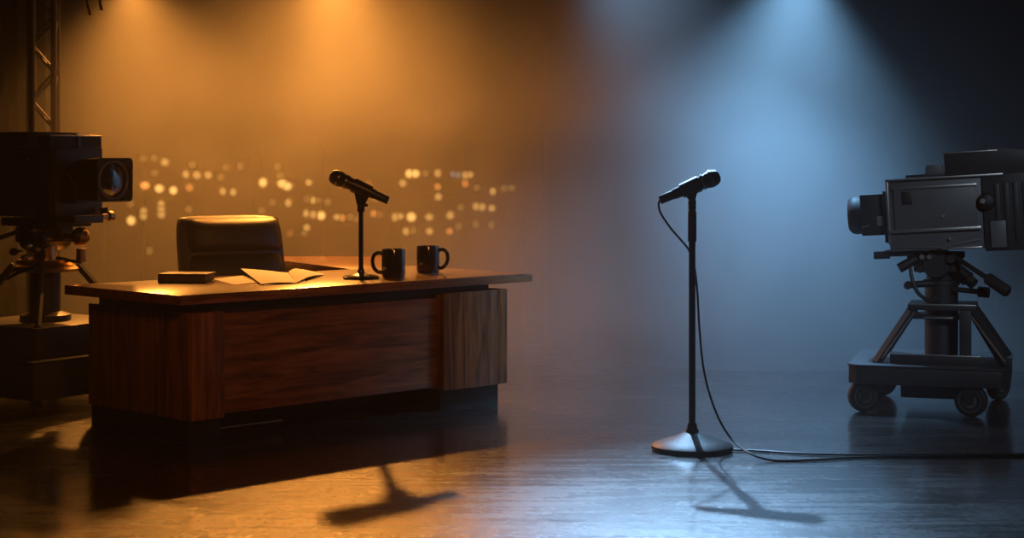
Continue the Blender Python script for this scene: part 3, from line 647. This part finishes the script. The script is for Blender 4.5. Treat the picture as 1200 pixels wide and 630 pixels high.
MB().box(xf+0.50, 0.52, 0.18, 0.196, 1.16, 1.47, 0.005).build('side_door', 'cam_black', lb)
MB().box(xf+0.20, xf+0.24, 0.196, 0.200, 1.42, 1.434, 0.001).build('indicator', 'brass', lb)
MB().box(xf+0.008, xf+0.022, -0.02, 0.0, 1.12, 1.56, 0.002).build('front_strip', 'cam_grey', LC)
MB().box(xf+0.006, xf+0.022, 0.10, 0.145, 1.13, 1.33, 0.002).build('front_strip', 'cam_grey', LC)
# lens with square hood
def ring_rr(x, hy, hz, zc_, r, n=6):
    out = []
    for cx, cz, a0 in ((hy-r, hz-r, 0), (-hy+r, hz-r, PI/2), (-hy+r, -hz+r, PI), (hy-r, -hz+r, 1.5*PI)):
        for k in range(n+1):
            a = a0+k/n*PI/2; out.append((x, cx+r*math.cos(a), zc_+cz+r*math.sin(a)))
    return out
def loft(b, rings, close=True):
    R = [b._pts(r) for r in rings]
    for a, c in zip(R, R[1:]):
        for k in range(len(a)): b.bm.faces.new([a[k], a[(k+1) % len(a)], c[(k+1) % len(a)], c[k]])
    return R
zl = 1.31
b = MB(); rs = loft(b, [ring_rr(xf+0.0, 0.105, 0.105, zl, 0.07), ring_rr(xf-0.08, 0.118, 0.114, zl, 0.05), ring_rr(xf-0.13, 0.128, 0.122, zl, 0.03), ring_rr(xf-0.31, 0.135, 0.127, zl, 0.025),
                    ring_rr(xf-0.312, 0.126, 0.118, zl, 0.02), ring_rr(xf-0.285, 0.115, 0.108, zl, 0.10)])
b.bm.faces.new(rs[0])
hood = b.build('lens_hood', 'cam_black', LC, ang=40)
MB().lathe([(0.10, 0), (0.118, 0.0), (0.118, 0.012), (0.108, 0.018), (0.100, 0.012)], 44, (xf-0.285, 0, zl), (-1, 0, 0)).build('lens_ring', 'cam_grey', hood)
MB().lathe([(0, 0.022), (0.04, 0.019), (0.08, 0.010), (0.105, 0.0), (0.105, -0.01), (0, -0.01)], 40, (xf-0.283, 0, zl), (-1, 0, 0)).build('front_glass', 'glass', hood)
MB().box(xf-0.13, xf, 0.05, 0.14, zl-0.14, zl-0.02, 0.01, 3).build('zoom_motor', 'cam_black', LC)
MB().tube(bez([(xf-0.03, 0.13, zl+0.03), (xf-0.06, 0.16, zl+0.04), (xf-0.10, 0.16, zl+0.02), (xf-0.11, 0.14, zl-0.04)]), 0.01, 8).build('servo_cable', 'cable', LC)
MB().box(xf-0.10, xf+0.10, -0.10, 0.12, 1.055, 1.10, 0.006).build('lens_bracket', 'cam_dark', LC)
MB().lathe([(0, 0), (0.03, 0), (0.03, 0.03), (0.018, 0.035), (0.018, 0.08), (0, 0.08)], 16, (xf-0.07, -0.19, 1.09), (0, 1, 0)).build('bracket_knob', 'brass', LC)
MB().lathe([(0, 0), (0.022, 0), (0.026, 0.04), (0, 0.045)], 16, (xf-0.05, -0.15, 1.10), (0.2, 0, 1)).build('bracket_knob', 'cam_black', LC)

# ------------------------------------------------------------------ lights
def spot(name, loc, target, power, color, size, blend=1.0, radius=0.05):
    l = bpy.data.lights.new(name, 'SPOT'); l.energy = power; l.color = color; l.spot_size = math.radians(size); l.spot_blend = blend
    l.shadow_soft_size = radius
    o = bpy.data.objects.new(name, l); col.objects.link(o); o.location = loc
    o.rotation_euler = (Vector(target)-Vector(loc)).to_track_quat('-Z', 'Y').to_euler(); return o
AMB = (1.0, 0.355, 0.055)
spot('amber_back_spot', (-1.38, 13.3, 2.93), (-0.95, 9.4, 0.2), 880, AMB, 94, 1.0, 0.05)
spot('amber_haze_lift', (-1.5, 13.4, 4.9), (-1.7, 12.2, 0.0), 1000, AMB, 62, 1.0, 0.4)  # added lamp, out of view, spreads the amber glow evenly through the haze
spot('amber_side_spot', (-2.95, 13.2, 2.85), (-2.3, 11.9, 0.5), 540, AMB, 98, 1.0, 0.06)
spot('blue_spot', (1.80, 10.55, 2.74), (1.45, 10.85, 0.2), 1000, (0.27, 0.59, 0.97), 100, 1.0, 0.05)
spot('blue_back_spot', (0.64, 11.35, 3.75), (1.02, 7.2, 0.0), 4200, (0.36, 0.64, 1.0), 30, 1.0, 0.04)
spot('amber_front_fill', (1.0, 2.5, 4.2), (-1.15, 9.3, 0.4), 330, (1.0, 0.38, 0.10), 30, 1.0, 0.5)  # added unseen lamp, brightens the desk front
spot('blue_front_fill', (3.5, 3.0, 4.0), (2.75, 9.8, 0.85), 430, (0.68, 0.82, 1.0), 22, 1.0, 0.5)  # added unseen lamp, brightens the near side of the right camera

# ------------------------------------------------------------------ haze (drifting at the back of the stage) and render look
w = bpy.data.worlds.new('studio_air'); sc.world = w; w.use_nodes = True; nt = w.node_tree
nt.nodes['Background'].inputs['Strength'].default_value = 0.0
vs = nt.nodes.new('ShaderNodeVolumeScatter'); vs.inputs['Anisotropy'].default_value = 0.3
tc = nt.nodes.new('ShaderNodeTexCoord'); sp = nt.nodes.new('ShaderNodeSeparateXYZ'); nt.links.new(tc.outputs['Object'], sp.inputs[0])
r = nt.nodes.new('ShaderNodeMapRange'); r.interpolation_type = 'SMOOTHSTEP'
r.inputs['From Min'].default_value = 10.9; r.inputs['From Max'].default_value = 12.4; r.inputs['To Min'].default_value = 0.004; r.inputs['To Max'].default_value = 0.14
rx = nt.nodes.new('ShaderNodeMapRange'); rx.interpolation_type = 'SMOOTHSTEP'; rx.inputs['From Min'].default_value = -1.3; rx.inputs['From Max'].default_value = 0.6
rx.inputs['To Min'].default_value = 0.0; rx.inputs['To Max'].default_value = 1.4; nt.links.new(sp.outputs['X'], rx.inputs['Value'])
ya = nt.nodes.new('ShaderNodeMath'); ya.operation = 'ADD'; nt.links.new(sp.outputs['Y'], ya.inputs[0]); nt.links.new(rx.outputs[0], ya.inputs[1])
nt.links.new(ya.outputs[0], r.inputs['Value'])
nzv = nt.nodes.new('ShaderNodeTexNoise'); nzv.inputs['Scale'].default_value = 0.9; nzv.inputs['Detail'].default_value = 2; nzv.inputs['Distortion'].default_value = 0.6
nt.links.new(tc.outputs['Object'], nzv.inputs['Vector'])
r2 = nt.nodes.new('ShaderNodeMapRange'); r2.inputs['From Min'].default_value = 0.3; r2.inputs['From Max'].default_value = 0.7; r2.inputs['To Min'].default_value = 0.5; r2.inputs['To Max'].default_value = 1.5
nt.links.new(nzv.outputs['Fac'], r2.inputs['Value'])
mm = nt.nodes.new('ShaderNodeMath'); mm.operation = 'MULTIPLY'; nt.links.new(r.outputs[0], mm.inputs[0]); nt.links.new(r2.outputs[0], mm.inputs[1])
rz = nt.nodes.new('ShaderNodeMapRange'); rz.interpolation_type = 'SMOOTHSTEP'; rz.inputs['From Min'].default_value = 1.7; rz.inputs['From Max'].default_value = 3.0
rz.inputs['To Min'].default_value = 1.0; rz.inputs['To Max'].default_value = 0.15; nt.links.new(sp.outputs['Z'], rz.inputs['Value'])
m3 = nt.nodes.new('ShaderNodeMath'); m3.operation = 'MULTIPLY'; nt.links.new(mm.outputs[0], m3.inputs[0]); nt.links.new(rz.outputs[0], m3.inputs[1])
nt.links.new(m3.outputs[0], vs.inputs['Density'])
nt.links.new(vs.outputs[0], nt.nodes['World Output'].inputs['Volume'])
w.cycles.volume_step_size = 1.1
sc.cycles.volume_max_steps = 20
sc.cycles.volume_bounces = 1
sc.cycles.use_denoising = True
sc.view_settings.view_transform = 'Standard'; sc.view_settings.look = 'None'
sc.view_settings.exposure = 0.0; sc.view_settings.gamma = 1.0; sc.view_settings.use_curve_mapping = False
